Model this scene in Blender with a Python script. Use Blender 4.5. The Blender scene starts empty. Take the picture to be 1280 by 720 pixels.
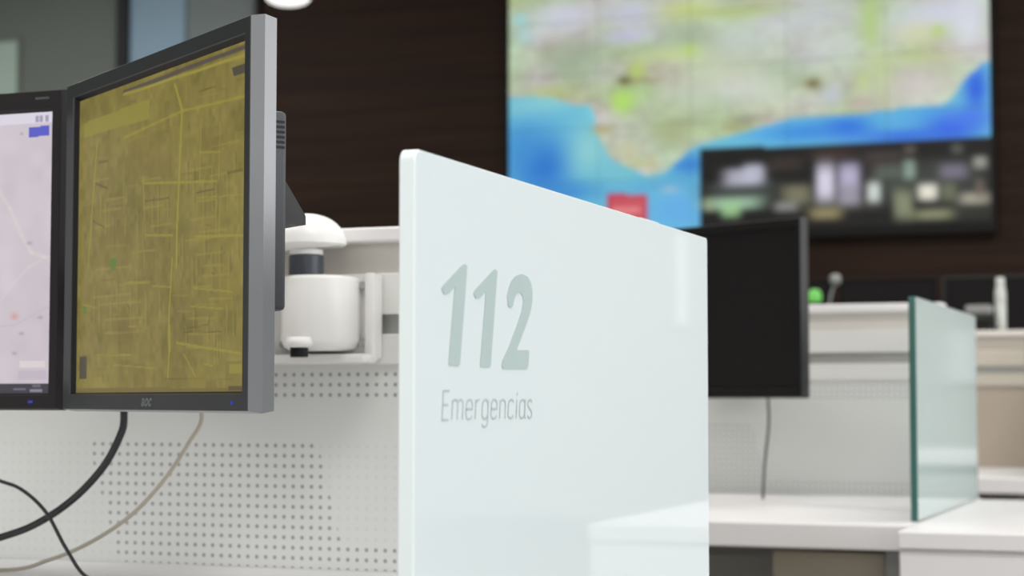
import bpy, bmesh, math, random
import numpy as np
from mathutils import Vector, Matrix
random.seed(4); rng = np.random.default_rng(7)
S = bpy.context.scene
COL = S.collection
PI = math.pi

# ------------------------------------------------------------------ colour
def lin(c):
    c = c / 255.0
    return c / 12.92 if c <= 0.04045 else ((c + 0.055) / 1.055) ** 2.4
def rgb(r, g, b): return (lin(r), lin(g), lin(b), 1.0)
def lin_np(a):
    a = np.clip(a / 255.0, 0, 1)
    return np.where(a <= 0.04045, a / 12.92, ((a + 0.055) / 1.055) ** 2.4)

# ------------------------------------------------------------------ materials
def mat(name, col, rough=0.5, metal=0.0, spec=0.5, var=0.04, scale=30.0, coat=0.0, trans=0.0, emit=None, estr=1.0, ior=1.45):
    m = bpy.data.materials.new(name); m.use_nodes = True
    nt = m.node_tree; b = nt.nodes['Principled BSDF']
    b.inputs['Roughness'].default_value = rough
    b.inputs['Metallic'].default_value = metal
    b.inputs['Specular IOR Level'].default_value = spec
    b.inputs['Coat Weight'].default_value = coat
    b.inputs['Coat Roughness'].default_value = 0.03
    b.inputs['Transmission Weight'].default_value = trans
    b.inputs['IOR'].default_value = ior
    if emit:
        b.inputs['Emission Color'].default_value = emit
        b.inputs['Emission Strength'].default_value = estr
    if var > 0:
        tc = nt.nodes.new('ShaderNodeTexCoord'); n = nt.nodes.new('ShaderNodeTexNoise')
        n.inputs['Scale'].default_value = scale; n.inputs['Detail'].default_value = 3
        r = nt.nodes.new('ShaderNodeMapRange')
        r.inputs['To Min'].default_value = 1 - var; r.inputs['To Max'].default_value = 1 + var
        mx = nt.nodes.new('ShaderNodeMix'); mx.data_type = 'RGBA'; mx.blend_type = 'MULTIPLY'
        mx.inputs['Factor'].default_value = 1.0
        mx.inputs['A'].default_value = col
        nt.links.new(tc.outputs['Object'], n.inputs['Vector'])
        nt.links.new(n.outputs['Fac'], r.inputs['Value'])
        cmb = nt.nodes.new('ShaderNodeCombineColor')
        for k in ('Red', 'Green', 'Blue'): nt.links.new(r.outputs['Result'], cmb.inputs[k])
        nt.links.new(cmb.outputs['Color'], mx.inputs['B'])
        nt.links.new(mx.outputs['Result'], b.inputs['Base Color'])
    else:
        b.inputs['Base Color'].default_value = col
    return m

def display_mat(name):
    """a lit display: emits the picture held in the colour attribute"""
    m = bpy.data.materials.new(name); m.use_nodes = True
    nt = m.node_tree; b = nt.nodes['Principled BSDF']
    b.inputs['Base Color'].default_value = (0.012, 0.012, 0.012, 1)
    b.inputs['Roughness'].default_value = 0.45
    b.inputs['Specular IOR Level'].default_value = 0.25
    a = nt.nodes.new('ShaderNodeAttribute'); a.attribute_name = 'picture'
    nt.links.new(a.outputs['Color'], b.inputs['Emission Color'])
    b.inputs['Emission Strength'].default_value = 1.0
    return m

class N:
    """small arithmetic wrapper round math nodes"""
    def __init__(s, nt, sock): s.nt, s.s = nt, sock
    def op(s, o, *a):
        n = s.nt.nodes.new('ShaderNodeMath'); n.operation = o
        for i, v in enumerate((s,) + a):
            if isinstance(v, N): s.nt.links.new(v.s, n.inputs[i])
            else: n.inputs[i].default_value = v
        return N(s.nt, n.outputs[0])
    def __add__(s, o): return s.op('ADD', o)
    def __sub__(s, o): return s.op('SUBTRACT', o)
    def __mul__(s, o): return s.op('MULTIPLY', o)
    def __truediv__(s, o): return s.op('DIVIDE', o)
    def lt(s, o): return s.op('LESS_THAN', o)
    def gt(s, o): return s.op('GREATER_THAN', o)
    def mx(s, o): return s.op('MAXIMUM', o)
    def fr(s): return s.op('FRACT')

# ------------------------------------------------------------------ meshes
def link(name, bm, mats, parent=None, smooth=False, loc=(0, 0, 0)):
    bmesh.ops.recalc_face_normals(bm, faces=bm.faces)
    me = bpy.data.meshes.new(name); bm.to_mesh(me); bm.free()
    for m in (mats if isinstance(mats, (list, tuple)) else [mats]): me.materials.append(m)
    if smooth:
        for p in me.polygons: p.use_smooth = True
    o = bpy.data.objects.new(name, me); COL.objects.link(o); o.location = loc
    if parent: o.parent = parent
    return o
def auto_smooth(o, deg=35):
    for p in o.data.polygons: p.use_smooth = True
    o.data.set_sharp_from_angle(angle=math.radians(deg)); return o

def box(bm, x0, x1, y0, y1, z0, z1, bevel=0.0, seg=2, mi=0):
    t = bmesh.new()
    bmesh.ops.create_cube(t, size=1.0)
    for v in t.verts:
        v.co = Vector(((x0 + x1) / 2 + v.co.x * (x1 - x0), (y0 + y1) / 2 + v.co.y * (y1 - y0), (z0 + z1) / 2 + v.co.z * (z1 - z0)))
    if bevel > 0:
        bmesh.ops.bevel(t, geom=list(t.edges), offset=bevel, segments=seg, affect='EDGES', profile=0.5)
    for f in t.faces: f.material_index = mi
    me = bpy.data.meshes.new('tmp'); t.to_mesh(me); t.free(); bm.from_mesh(me); bpy.data.meshes.remove(me)
    return bm
def B(x0, x1, y0, y1, z0, z1, bevel=0.0, seg=2): return box(bmesh.new(), x0, x1, y0, y1, z0, z1, bevel, seg)

def loft(bm, rings, close=True, cap0=True, cap1=True, mi=None):
    vs = [[bm.verts.new(p) for p in r] for r in rings]
    n = len(rings[0])
    for k in range(len(rings) - 1):
        for i in range(n if close else n - 1):
            j = (i + 1) % n
            f = bm.faces.new((vs[k][i], vs[k][j], vs[k + 1][j], vs[k + 1][i]))
            if mi: f.material_index = mi[k]
    if cap0: 
        f = bm.faces.new(vs[0]); f.material_index = mi[0] if mi else 0
    if cap1:
        f = bm.faces.new(list(reversed(vs[-1]))); f.material_index = mi[-1] if mi else 0
    return bm
def lathe(bm, cx, cy, prof, n=40):
    return loft(bm, [[(cx + r * math.cos(2 * PI * i / n), cy + r * math.sin(2 * PI * i / n), z) for i in range(n)] for r, z in prof])
def prism_x(bm, prof, x0, x1):      # profile of (y, z) swept along x
    return loft(bm, [[(x, y, z) for y, z in prof] for x in (x0, x1)])
def stadium(a, b, r, z, n=16):
    a = Vector(a); b = Vector(b); d = (b - a); th = math.atan2(d.y, d.x); out = []
    for i in range(n + 1):
        t = th + PI / 2 + PI * i / n; out.append((a.x + r * math.cos(t), a.y + r * math.sin(t), z))
    for i in range(n + 1):
        t = th - PI / 2 + PI * i / n; out.append((b.x + r * math.cos(t), b.y + r * math.sin(t), z))
    return out
def tube(bm, pts, r, n=12, steps=10):
    P = [Vector(p) for p in pts]; P = [P[0] * 2 - P[1]] + P + [P[-1] * 2 - P[-2]]; path = []
    for k in range(1, len(P) - 2):
        for s in range(steps):
            t = s / steps; a, b, c, d = P[k - 1:k + 3]
            path.append(0.5 * ((2 * b) + (c - a) * t + (2 * a - 5 * b + 4 * c - d) * t * t + (3 * b - a - 3 * c + d) * t ** 3))
    path.append(P[-2]); rings = []
    up = None
    for i, p in enumerate(path):
        T = (path[min(i + 1, len(path) - 1)] - path[max(i - 1, 0)]).normalized()
        if up is None: up = T.orthogonal().normalized()
        up = (up - T * up.dot(T)).normalized(); w = T.cross(up)
        rings.append([tuple(p + up * r * math.cos(2 * PI * j / n) + w * r * math.sin(2 * PI * j / n)) for j in range(n)])
    return loft(bm, rings)
def text_mesh(txt, name, material, parent, width=None, height=None, shear=0.0, bold=0.0, extrude=0.0):
    """lettering as a mesh in its own x/y plane, scaled to the wanted width and cap height"""
    c = bpy.data.curves.new('lettering', 'FONT'); c.body = txt; c.shear = shear; c.offset = bold; c.extrude = extrude; c.resolution_u = 6
    o = bpy.data.objects.new('lettering', c); COL.objects.link(o)
    dg = bpy.context.evaluated_depsgraph_get(); dg.update()
    me = bpy.data.meshes.new_from_object(o.evaluated_get(dg))
    bpy.data.objects.remove(o); bpy.data.curves.remove(c)
    xs = [v.co.x for v in me.vertices]; ys = [v.co.y for v in me.vertices]
    sx = width / (max(xs) - min(xs)) if width else 1
    sy = height / max(ys) if height else sx
    for v in me.vertices: v.co.x = (v.co.x - min(xs)) * sx; v.co.y *= sy
    me.name = name; me.materials.clear(); me.materials.append(material)
    r = bpy.data.objects.new(name, me); COL.objects.link(r); r.parent = parent
    return r

def thing(name, label, cat, loc=(0, 0, 0), rz=0.0, group=None):
    o = bpy.data.objects.new(name, None); COL.objects.link(o); o.empty_display_size = 0.1
    o.location = loc; o.rotation_euler = (0, 0, rz); o['label'] = label; o['category'] = cat
    if group: o['group'] = group
    return o
def tag(o, label, cat, group=None):
    o['label'] = label; o['category'] = cat
    if group: o['group'] = group
    return o
def struct(name, bm, m, parent=None):
    o = link(name, bm, m, parent)
    if parent is None: o['kind'] = 'structure'
    return o

# ------------------------------------------------------------------ pictures on displays
class Canvas:
    def __init__(s, w, h, base):
        s.w, s.h = w, h
        s.a = np.empty((h + 1, w + 1, 3)); s.a[:] = base
        s.U, s.V = np.meshgrid(np.linspace(0, 1, w + 1), np.linspace(0, 1, h + 1))   # v runs downwards
    def mixin(s, m, col, k=1.0):
        m = np.clip(m, 0, 1)[..., None] * k; s.a = s.a * (1 - m) + np.array(col, float) * m
    def line(s, pts, wd, col, k=1.0, asp=1.0):
        soft = 0.6 / s.h
        for (x0, y0), (x1, y1) in zip(pts[:-1], pts[1:]):
            dx, dy = (x1 - x0) * asp, y1 - y0; L = dx * dx + dy * dy + 1e-9
            t = np.clip(((s.U - x0) * asp * dx + (s.V - y0) * dy) / L, 0, 1)
            d = np.hypot((s.U - x0) * asp - t * dx, (s.V - y0) - t * dy)
            s.mixin((wd / 2 - d) / soft + 0.5, col, k)
    def poly(s, pts, col, k=1.0):
        ins = np.zeros(s.U.shape, bool); n = len(pts)
        for i in range(n):
            (x0, y0), (x1, y1) = pts[i], pts[(i + 1) % n]
            if y0 == y1: continue
            c = ((y0 > s.V) != (y1 > s.V)) & (s.U < (x1 - x0) * (s.V - y0) / (y1 - y0) + x0); ins ^= c
        s.mixin(ins.astype(float), col, k)
    def blob(s, x, y, rx, ry, col, k=1.0, p=2.0):
        s.mixin(np.exp(-(np.abs((s.U - x) / rx) ** p + np.abs((s.V - y) / ry) ** p)), col, k)
    def noise(s, n, amp, m=None):
        g = rng.normal(size=(n[1] + 1, n[0] + 1)); yi = s.V * n[1]; xi = s.U * n[0]
        y0 = np.minimum(yi.astype(int), n[1] - 1); x0 = np.minimum(xi.astype(int), n[0] - 1); fy = yi - y0; fx = xi - x0
        fy = fy * fy * (3 - 2 * fy); fx = fx * fx * (3 - 2 * fx)
        v = (g[y0, x0] * (1 - fx) + g[y0, x0 + 1] * fx) * (1 - fy) + (g[y0 + 1, x0] * (1 - fx) + g[y0 + 1, x0 + 1] * fx) * fy
        s.a = s.a + v[..., None] * np.array(amp, float) * (1 if m is None else m[..., None])
        return v
    def sheet(s, name, x0, x1, y, z0, z1, material, parent, c0=0, c1=None, r0=0, r1=None):
        """a flat display panel at depth y showing columns c0..c1 and rows r0..r1 of the picture"""
        c1 = s.w if c1 is None else c1; r1 = s.h if r1 is None else r1
        nx, ny = c1 - c0, r1 - r0
        X, Z = np.meshgrid(np.linspace(x0, x1, nx + 1), np.linspace(z1, z0, ny + 1))
        co = np.stack([X, np.full_like(X, y), Z], -1).reshape(-1, 3)
        i = np.arange(ny * (nx + 1)).reshape(ny, nx + 1)[:, :-1].ravel()
        F = np.stack([i, i + nx + 1, i + nx + 2, i + 1], -1)
        me = bpy.data.meshes.new(name); me.from_pydata(co.tolist(), [], F.tolist())
        at = me.color_attributes.new('picture', 'FLOAT_COLOR', 'POINT')
        c = np.ones((co.shape[0], 4), np.float32); c[:, :3] = lin_np(s.a[r0:r1 + 1, c0:c1 + 1].reshape(-1, 3))
        at.data.foreach_set('color', c.ravel()); me.materials.append(material)
        o = bpy.data.objects.new(name, me); COL.objects.link(o); o.parent = parent
        return o

# ------------------------------------------------------------------ material set
M = {}
M['white'] = mat('white_laminate', rgb(228, 225, 225), 0.35, var=0.01)
M['warm'] = mat('warm_white_laminate', rgb(214, 208, 200), 0.45, var=0.015)
M['board'] = mat('upper_board', rgb(222, 221, 217), 0.5, var=0.01)
M['beige'] = mat('beige_board', rgb(196, 187, 174), 0.5, var=0.01)
M['tan'] = mat('tan_board', rgb(176, 162, 147), 0.5, var=0.02)
M['rail'] = mat('grey_rail', rgb(168, 168, 164), 0.4, metal=0.2, var=0.02)
M['arm'] = mat('white_enamel', rgb(232, 230, 227), 0.3, var=0.0)
M['dark_ring'] = mat('slate_plastic', rgb(72, 76, 84), 0.35, var=0.02)
M['black'] = mat('black_plastic', rgb(20, 19, 19), 0.5, spec=0.3, var=0.02)
M['bezel_black'] = mat('bezel_black', rgb(28, 25, 25), 0.55, spec=0.25, var=0.03)
M['bezel_grey'] = mat('bezel_charcoal', rgb(48, 51, 51), 0.4, spec=0.4, var=0.03)
M['silver'] = mat('silver_plastic', rgb(132, 133, 136), 0.34, metal=0.25, var=0.02)
M['cover'] = mat('grey_cover', rgb(78, 79, 82), 0.5, spec=0.3, var=0.03)
M['mount'] = mat('dark_mount', rgb(62, 61, 62), 0.5, spec=0.3, var=0.02)
M['dead'] = mat('switched_off_screen', rgb(26, 24, 24), 0.6, spec=0.15, var=0.02)
M['grey_plastic'] = mat('grey_plastic', rgb(140, 140, 138), 0.4, var=0.02)
M['badge'] = mat('badge_grey', rgb(112, 114, 118), 0.4, metal=0.3, var=0.0)
M['led'] = mat('blue_led', rgb(10, 15, 60), 0.4, var=0.0, emit=rgb(40, 52, 170), estr=0.7)
M['green_led'] = mat('green_lamp', rgb(60, 120, 50), 0.3, var=0.0, emit=rgb(110, 190, 90), estr=0.8)
M['cable_black'] = mat('cable_black', rgb(36, 36, 38), 0.5, var=0.03)
M['cable_beige'] = mat('cable_beige', rgb(170, 163, 148), 0.5, var=0.03)
M['cable_grey'] = mat('cable_grey', rgb(80, 78, 78), 0.5, var=0.03)
M['glass_face'] = mat('back_painted_glass', rgb(217, 226, 228), 0.035, spec=0.5, var=0.0)
M['glass_edge'] = mat('polished_glass_edge', rgb(232, 241, 241), 0.15, var=0.0)
M['etch'] = mat('etched_lettering', rgb(171, 187, 185), 0.6, spec=0.3, var=0.03)
M['teal_glass'] = mat('tinted_glass', rgb(204, 219, 217), 0.08, var=0.0, trans=0.35, ior=1.3)
M['teal_edge'] = mat('green_glass_edge', rgb(44, 92, 84), 0.3, var=0.02)
M['bottle'] = mat('frosted_plastic', rgb(205, 208, 200), 0.3, var=0.02)
M['ped'] = mat('beige_pedestal', rgb(172, 162, 146), 0.5, var=0.02)
M['carpet'] = mat('carpet', rgb(92, 86, 78), 0.95, spec=0.1, var=0.25, scale=300)
M['ceiling'] = mat('ceiling_paint', rgb(225, 225, 222), 0.8, var=0.01)
M['grey_wall'] = mat('grey_paint', rgb(119, 125, 119), 0.8, spec=0.2, var=0.03, scale=2)
M['side_wall'] = mat('pale_paint', rgb(205, 205, 202), 0.8, var=0.02, scale=2)
M['frame_dark'] = mat('dark_window_frame', rgb(24, 25, 25), 0.5, var=0.02)
M['pane_blue'] = mat('blue_pane', rgb(150, 178, 198), 0.5, var=0.06, scale=1.5)
M['pane_grey'] = mat('grey_pane', rgb(128, 138, 138), 0.5, var=0.05, scale=1.5)
M['pane_green'] = mat('pale_green_pane', rgb(180, 200, 188), 0.5, var=0.04)
M['lamp'] = mat('lamp_diffuser', rgb(240, 240, 236), 0.5, var=0.0, emit=(1, 0.98, 0.95, 1), estr=1.2)
M['glow_strip'] = mat('added_glow_strip', rgb(200, 205, 208), 0.4, var=0.0, emit=(0.95, 0.98, 1, 1), estr=0.6)  # glow added to put bright streaks on the glass dividers
M['metal_leg'] = mat('grey_metal', rgb(120, 120, 118), 0.35, metal=0.6, var=0.02)
M['screen'] = display_mat('lit_display')

def wood_mat():
    m = bpy.data.materials.new('dark_wood_slats'); m.use_nodes = True; nt = m.node_tree; b = nt.nodes['Principled BSDF']
    b.inputs['Roughness'].default_value = 0.6; b.inputs['Specular IOR Level'].default_value = 0.15
    tc = nt.nodes.new('ShaderNodeTexCoord'); sp = nt.nodes.new('ShaderNodeSeparateXYZ'); nt.links.new(tc.outputs['Object'], sp.inputs[0])
    mp = nt.nodes.new('ShaderNodeMapping'); mp.inputs['Scale'].default_value = (0.5, 1, 14)
    nt.links.new(tc.outputs['Object'], mp.inputs[0])
    n = nt.nodes.new('ShaderNodeTexNoise'); n.inputs['Scale'].default_value = 1.5; n.inputs['Detail'].default_value = 5; nt.links.new(mp.outputs[0], n.inputs['Vector'])
    r = nt.nodes.new('ShaderNodeValToRGB'); r.color_ramp.elements[0].color = rgb(42, 30, 24); r.color_ramp.elements[0].position = 0.3
    r.color_ramp.elements[1].color = rgb(62, 43, 32); r.color_ramp.elements[1].position = 0.75
    nt.links.new(n.outputs['Fac'], r.inputs[0])
    z = N(nt, sp.outputs['Z']); gap = (z / 0.21).fr().lt(0.07)
    mx = nt.nodes.new('ShaderNodeMix'); mx.data_type = 'RGBA'; mx.inputs['B'].default_value = rgb(34, 24, 19)
    nt.links.new(gap.s, mx.inputs['Factor']); nt.links.new(r.outputs['Color'], mx.inputs['A']); nt.links.new(mx.outputs['Result'], b.inputs['Base Color'])
    return m
M['wood'] = wood_mat()

def perforated_mat():
    """pale sheet drilled on a 12.2 mm grid; a strip of three rows above, a block of twelve rows below, and holes round the block painted fainter for light behind them"""
    m = bpy.data.materials.new('perforated_sheet'); m.use_nodes = True; nt = m.node_tree; b = nt.nodes['Principled BSDF']
    b.inputs['Roughness'].default_value = 0.5
    tc = nt.nodes.new('ShaderNodeTexCoord'); sp = nt.nodes.new('ShaderNodeSeparateXYZ'); nt.links.new(tc.outputs['Object'], sp.inputs[0])
    x = N(nt, sp.outputs['X']); z = N(nt, sp.outputs['Z']); p = 0.0122
    fx = (x / p).fr() - 0.5; fz = ((z - 0.885) / p + 100.5).fr() - 0.5
    d = (fx * fx + fz * fz).op('SQRT'); dot = ((d * -1.0 + 0.25) * 9.0).op('MINIMUM', 1.0).mx(0.0)
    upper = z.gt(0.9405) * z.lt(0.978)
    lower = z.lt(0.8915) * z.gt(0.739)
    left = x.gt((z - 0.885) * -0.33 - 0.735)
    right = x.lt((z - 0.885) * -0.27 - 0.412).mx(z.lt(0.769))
    k = (upper + lower * (left * right * 0.88 + 0.12)).op('MINIMUM', 1.0)  # holes beside the block painted faint, as if lit from behind
    mx = nt.nodes.new('ShaderNodeMix'); mx.data_type = 'RGBA'
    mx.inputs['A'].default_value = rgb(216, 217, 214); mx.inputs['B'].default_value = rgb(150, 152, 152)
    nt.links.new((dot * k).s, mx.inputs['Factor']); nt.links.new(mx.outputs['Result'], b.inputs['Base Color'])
    return m
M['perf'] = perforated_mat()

# ------------------------------------------------------------------ the room
YB = 14.12
struct('floor', B(-12, 5, -4, YB, -0.1, 0), M['carpet'])
struct('ceiling', B(-12, 5, -4, YB, 5.2, 5.3), M['ceiling'])
struct('wall_left', B(-12.1, -12, -4, YB, 0, 5.2), M['grey_wall'])
struct('wall_right', B(5, 5.1, -4, YB, 0, 5.2), M['side_wall'])
struct('wall_rear', B(-12, 5, -4.1, -4, 0, 5.2), M['side_wall'])
bm = B(-12, -9.12, YB, YB + 0.1, 0, 5.2)
wb = struct('wall_back', bm, M['grey_wall'])
wo = struct('wall_back_wood', B(-7.74, 0.6, YB, YB + 0.1, 0, 5.2), M['wood'])
struct('wall_back_pale', B(0.6, 5, YB, YB + 0.1, 0, 5.2), M['side_wall'])  # unseen stretch, made pale so the front glass reflects brighter
for n_, (xa, xb, za, zb) in ((3, (2.925, 2.98, 1.53, 2.24)), (4, (0.82, 0.92, 1.08, 1.46))):
    wn = struct('window_%d' % n_, B(xa, xb, YB - 0.02, YB, za, zb, 0.003), M['glow_strip'])  # added glowing strips out of view, sized for the streaks in the glass
    struct('window_frame', box(box(B(xa - 0.04, xb + 0.04, YB - 0.03, YB, zb, zb + 0.04), xa - 0.04, xb + 0.04, YB - 0.03, YB, za - 0.04, za), xb, xb + 0.04, YB - 0.03, YB, za, zb), M['side_wall'], wn)  # trim round the added strips
w1 = struct('window_1', B(-9.12, -7.74, YB + 0.04, YB + 0.1, 0, 5.2), M['pane_grey'])
struct('window_frame', box(B(-9.16, -9.055, YB - 0.05, YB + 0.05, 0, 5.2), -7.78, -7.74, YB - 0.05, YB + 0.05, 0, 5.2), M['frame_dark'], w1)
struct('pane', B(-9.055, -8.5, YB + 0.01, YB + 0.04, 0, 5.2), M['pane_blue'], w1)
w2 = struct('window_2', B(-11.2, -10.22, YB - 0.02, YB, 3.2, 4.2, 0.005), M['pane_green'])
struct('window_frame', box(box(B(-11.24, -10.18, YB - 0.03, YB, 4.2, 4.24), -11.24, -10.18, YB - 0.03, YB, 3.16, 3.2), -10.22, -10.18, YB - 0.03, YB, 3.2, 4.2), M['grey_wall'], w2)

# ------------------------------------------------------------------ video wall
X0, X1, ZB, PH, NC, NR = -5.402, -1.606, 2.239, 0.4305, 5, 6
cw = (X1 - X0) / NC
def vw_canvas():
    c = Canvas(NC * 48, NR * 27, (182, 191, 168))
    asp = 538.0
    # picture layout: s across in 0..604, t in picture lines below the top of the sixth row
    H_ = NR * PH
    def P(px, py):
        q = px - 636.0; a = (-538 + math.sqrt(538 ** 2 + 4 * 66 * q)) / (2 * 66)
        v = ((298 - 20 * a) - py) / (153.6 + 15.3 * a) / H_
        return (a, 1 - v)
    def PL(l): return [P(*p) for p in l]
    def bl(px, py, rx, ry, col, k=1.0, p=2.0):
        x, y = P(px, py); c.blob(x, y, rx / 604., ry / (161 * H_), col, k, p)
    c.noise((9, 12), (3, 7, 9)); c.noise((24, 30), (4, 6, 4)); c.noise((60, 70), (4, 4, 4))
    c.noise((14, 16), (-5, 1, -9)); c.noise((150, 120), (4, 5, 4))
    for (px, py, rx, ry, col, k) in [
        (700, 20, 55, 22, (196, 200, 206), .9), (790, 15, 40, 22, (190, 194, 208), .8), (780, 45, 35, 8, (186, 188, 208), .8),
        (715, 75, 45, 28, (160, 174, 152), .8), (860, 45, 40, 22, (162, 178, 150), .8), (860, 10, 40, 14, (190, 202, 140), .9), (930, 14, 60, 9, (176, 192, 130), .9),
        (840, 68, 50, 10, (190, 204, 150), .8), (862, 62, 12, 8, (176, 208, 110), .7), (780, 100, 9, 5, (96, 92, 58), .95), (800, 99, 22, 4, (150, 142, 112), .7), (795, 88, 12, 10, (180, 206, 110), .8),
        (895, 90, 60, 30, (196, 202, 180), .7), (870, 128, 30, 25, (186, 196, 174), .8), (840, 165, 28, 20, (166, 172, 138), .8), (925, 50, 40, 25, (190, 200, 190), .8),
        (1000, 20, 60, 20, (188, 200, 192), .7), (1040, 55, 50, 20, (196, 202, 196), .7), (1090, 25, 14, 40, (174, 196, 132), .9), (1104, 95, 10, 30, (180, 200, 140), .8),
        (1170, 20, 50, 22, (198, 202, 212), .9), (1215, 30, 25, 40, (206, 210, 214), .9), (1150, 42, 28, 16, (202, 206, 168), .8), (1175, 38, 9, 8, (180, 200, 130), .8),
        (1080, 100, 10, 12, (186, 206, 140), .8), (1016, 104, 10, 6, (122, 112, 82), .9), (1040, 118, 14, 14, (188, 194, 206), .7), (1150, 105, 60, 24, (202, 198, 190), .8), (1140, 72, 60, 8, (190, 198, 156), .7),
        (975, 85, 30, 12, (170, 188, 160), .7), (950, 110, 25, 20, (196, 202, 186), .7), (690, 115, 30, 8, (176, 190, 130), .6), (655, 45, 14, 12, (170, 206, 206), .6), (650, 25, 10, 8, (150, 205, 212), .7), (1075, 128, 18, 6, (186, 166, 160), .7)]:
        bl(px, py, rx, ry, col, k)
    mean = c.a.mean((0, 1)); c.a = mean + (c.a - mean) * 1.35
    # the sea
    sea1 = [(630, 124), (660, 121), (690, 123), (717, 131), (735, 131), (744, 148), (741, 160), (748, 174), (762, 198), (781, 208), (805, 219), (826, 217), (842, 204), (866, 182), (905, 172), (905, 305), (630, 310)]
    sea2 = [(866, 182), (941, 161), (985, 148), (1075, 142), (1135, 134), (1180, 131), (1192, 122), (1206, 101), (1231, 79), (1245, 74), (1245, 200), (866, 210)]
    for sp_ in (sea1, sea2): c.poly(PL(sp_), (104, 186, 214))
    s1 = Canvas(c.w, c.h, (0, 0, 0)); s1.poly(PL(sea1), (1, 1, 1)); s2 = Canvas(c.w, c.h, (0, 0, 0)); s2.poly(PL(sea2), (1, 1, 1))
    keep = c.a.copy()
    for (px, py, rx, ry, col, k) in [
        (678, 208, 44, 40, (40, 112, 202), 1.0), (650, 185, 34, 40, (62, 140, 206), .8), (735, 190, 30, 40, (142, 204, 206), .9), (765, 222, 30, 16, (120, 194, 206), .8), (660, 135, 60, 14, (126, 192, 206), .7), (690, 128, 50, 8, (136, 204, 210), .8), (745, 140, 12, 9, (128, 212, 220), .9),
        (750, 215, 24, 14, (116, 190, 208), .7), (700, 240, 60, 14, (60, 136, 206), .9), (860, 206, 26, 14, (56, 130, 206), 1.0), (830, 232, 50, 6, (80, 158, 206), .8), (850, 262, 60, 26, (98, 172, 228), 1.0)]:
        bl(px, py, rx, ry, col, k)
    m1 = s1.a[..., :1]; c.a = keep * (1 - m1) + c.a * m1; keep = c.a.copy()
    for (px, py, rx, ry, col, k) in [
        (960, 166, 40, 12, (92, 178, 224), .9), (1000, 165, 45, 13, (58, 138, 220), .9), (1060, 158, 36, 14, (46, 116, 220), 1.0), (1125, 148, 30, 10, (88, 170, 224), .9), (1160, 142, 24, 10, (80, 168, 226), .8),
        (1130, 170, 60, 9, (46, 104, 222), .9), (1190, 160, 34, 18, (48, 100, 224), 1.0), (1222, 110, 14, 30, (44, 96, 220), 1.0), (1210, 148, 30, 12, (70, 120, 232), .9)]:
        bl(px, py, rx, ry, col, k)
    m2 = s2.a[..., :1]; c.a = keep * (1 - m2) + c.a * m2
    bl(776, 127, 16, 15, (172, 222, 96), .95); bl(752, 162, 14, 6, (176, 162, 112), .8); bl(785, 190, 14, 14, (190, 186, 140), .6); bl(795, 205, 14, 6, (176, 190, 110), .6); bl(812, 205, 10, 14, (190, 178, 130), .6)
    bl(915, 158, 16, 7, (156, 146, 110), .7); bl(930, 148, 10, 5, (150, 146, 140), .6); bl(835, 236, 12, 4, (176, 190, 206), .8)
    c.poly(PL([(757, 243), (808, 242), (808, 280), (757, 280)]), (192, 52, 84)); c.poly(PL([(761, 247), (804, 246), (804, 276), (761, 276)]), (198, 84, 94))
    for k in range(4): c.poly(PL([(765 + 9 * k, 259), (771 + 9 * k, 259), (771 + 9 * k, 267), (765 + 9 * k, 267)]), (236, 150, 150))
    # inset window of dark camera views
    c.poly(PL([(872, 187), (1238, 172.5), (1245, 172), (1245, 300), (872, 300)]), (17, 16, 15))
    for (px, py, rx, ry, col, k) in [
        (925, 238, 50, 12, (70, 78, 74), .8), (1040, 255, 60, 10, (64, 64, 56), .7), (1150, 220, 60, 20, (62, 66, 60), .7), (980, 205, 22, 10, (62, 50, 46), .7), (1040, 193, 30, 8, (66, 48, 44), .7), (1100, 205, 22, 20, (60, 44, 46), .7), (1200, 262, 50, 12, (44, 46, 40), .8), (1110, 232, 20, 24, (70, 76, 70), .6), (1190, 225, 45, 26, (56, 60, 56), .8),
        (927, 221, 28, 12, (176, 176, 192), .95), (940, 215, 14, 12, (186, 188, 206), .8), (914, 254, 42, 9, (150, 182, 158), .95), (911, 262, 14, 11, (150, 192, 140), .9), (884, 256, 8, 8, (146, 160, 124), .8),
        (994, 242, 20, 13, (124, 122, 98), .9), (980, 258, 16, 7, (136, 136, 134), .9), (1030, 228, 13, 26, (206, 202, 220), 1.0), (1060, 220, 15, 18, (182, 176, 204), .95), (1060, 244, 16, 14, (160, 154, 170), .9),
        (1091, 240, 9, 14, (196, 206, 202), 1.0), (1136, 212, 8, 13, (142, 164, 152), .9), (1137, 187, 8, 6, (100, 92, 88), .8), (1159, 240, 13, 11, (224, 220, 206), 1.0), (1128, 256, 13, 20, (136, 142, 114), .9), (1165, 268, 26, 7, (138, 140, 108), .9),
        (1192, 214, 18, 10, (118, 112, 130), .9), (1226, 203, 9, 8, (160, 160, 150), .9), (1197, 186, 8, 7, (92, 96, 88), .8), (1218, 248, 20, 8, (160, 156, 140), .95), (1030, 267, 22, 8, (146, 136, 96), .9), (1186, 240, 9, 12, (112, 118, 92), .8), (1225, 235, 6, 12, (110, 96, 88), .8),
        (1105, 195, 26, 6, (64, 60, 56), .7), (1110, 214, 18, 9, (92, 104, 96), .7)]:
        bl(px, py, rx, ry, tuple(v * 1.03 for v in col), k, 4.0)
    for _ in range(1):
        q_ = np.pad(c.a, ((1, 1), (1, 1), (0, 0)), mode='edge')
        c.a = (q_[:-2, 1:-1] + q_[2:, 1:-1] + q_[1:-1, :-2] + q_[1:-1, 2:] + 2 * q_[1:-1, 1:-1]) / 6
    return c
vw = thing('video_wall', 'large wall display showing a map of land and blue sea with dark camera inset', 'video wall', ((X0 + X1) / 2, YB, ZB))
cv_ = vw_canvas(); hx = (X1 - X0) / 2
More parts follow.
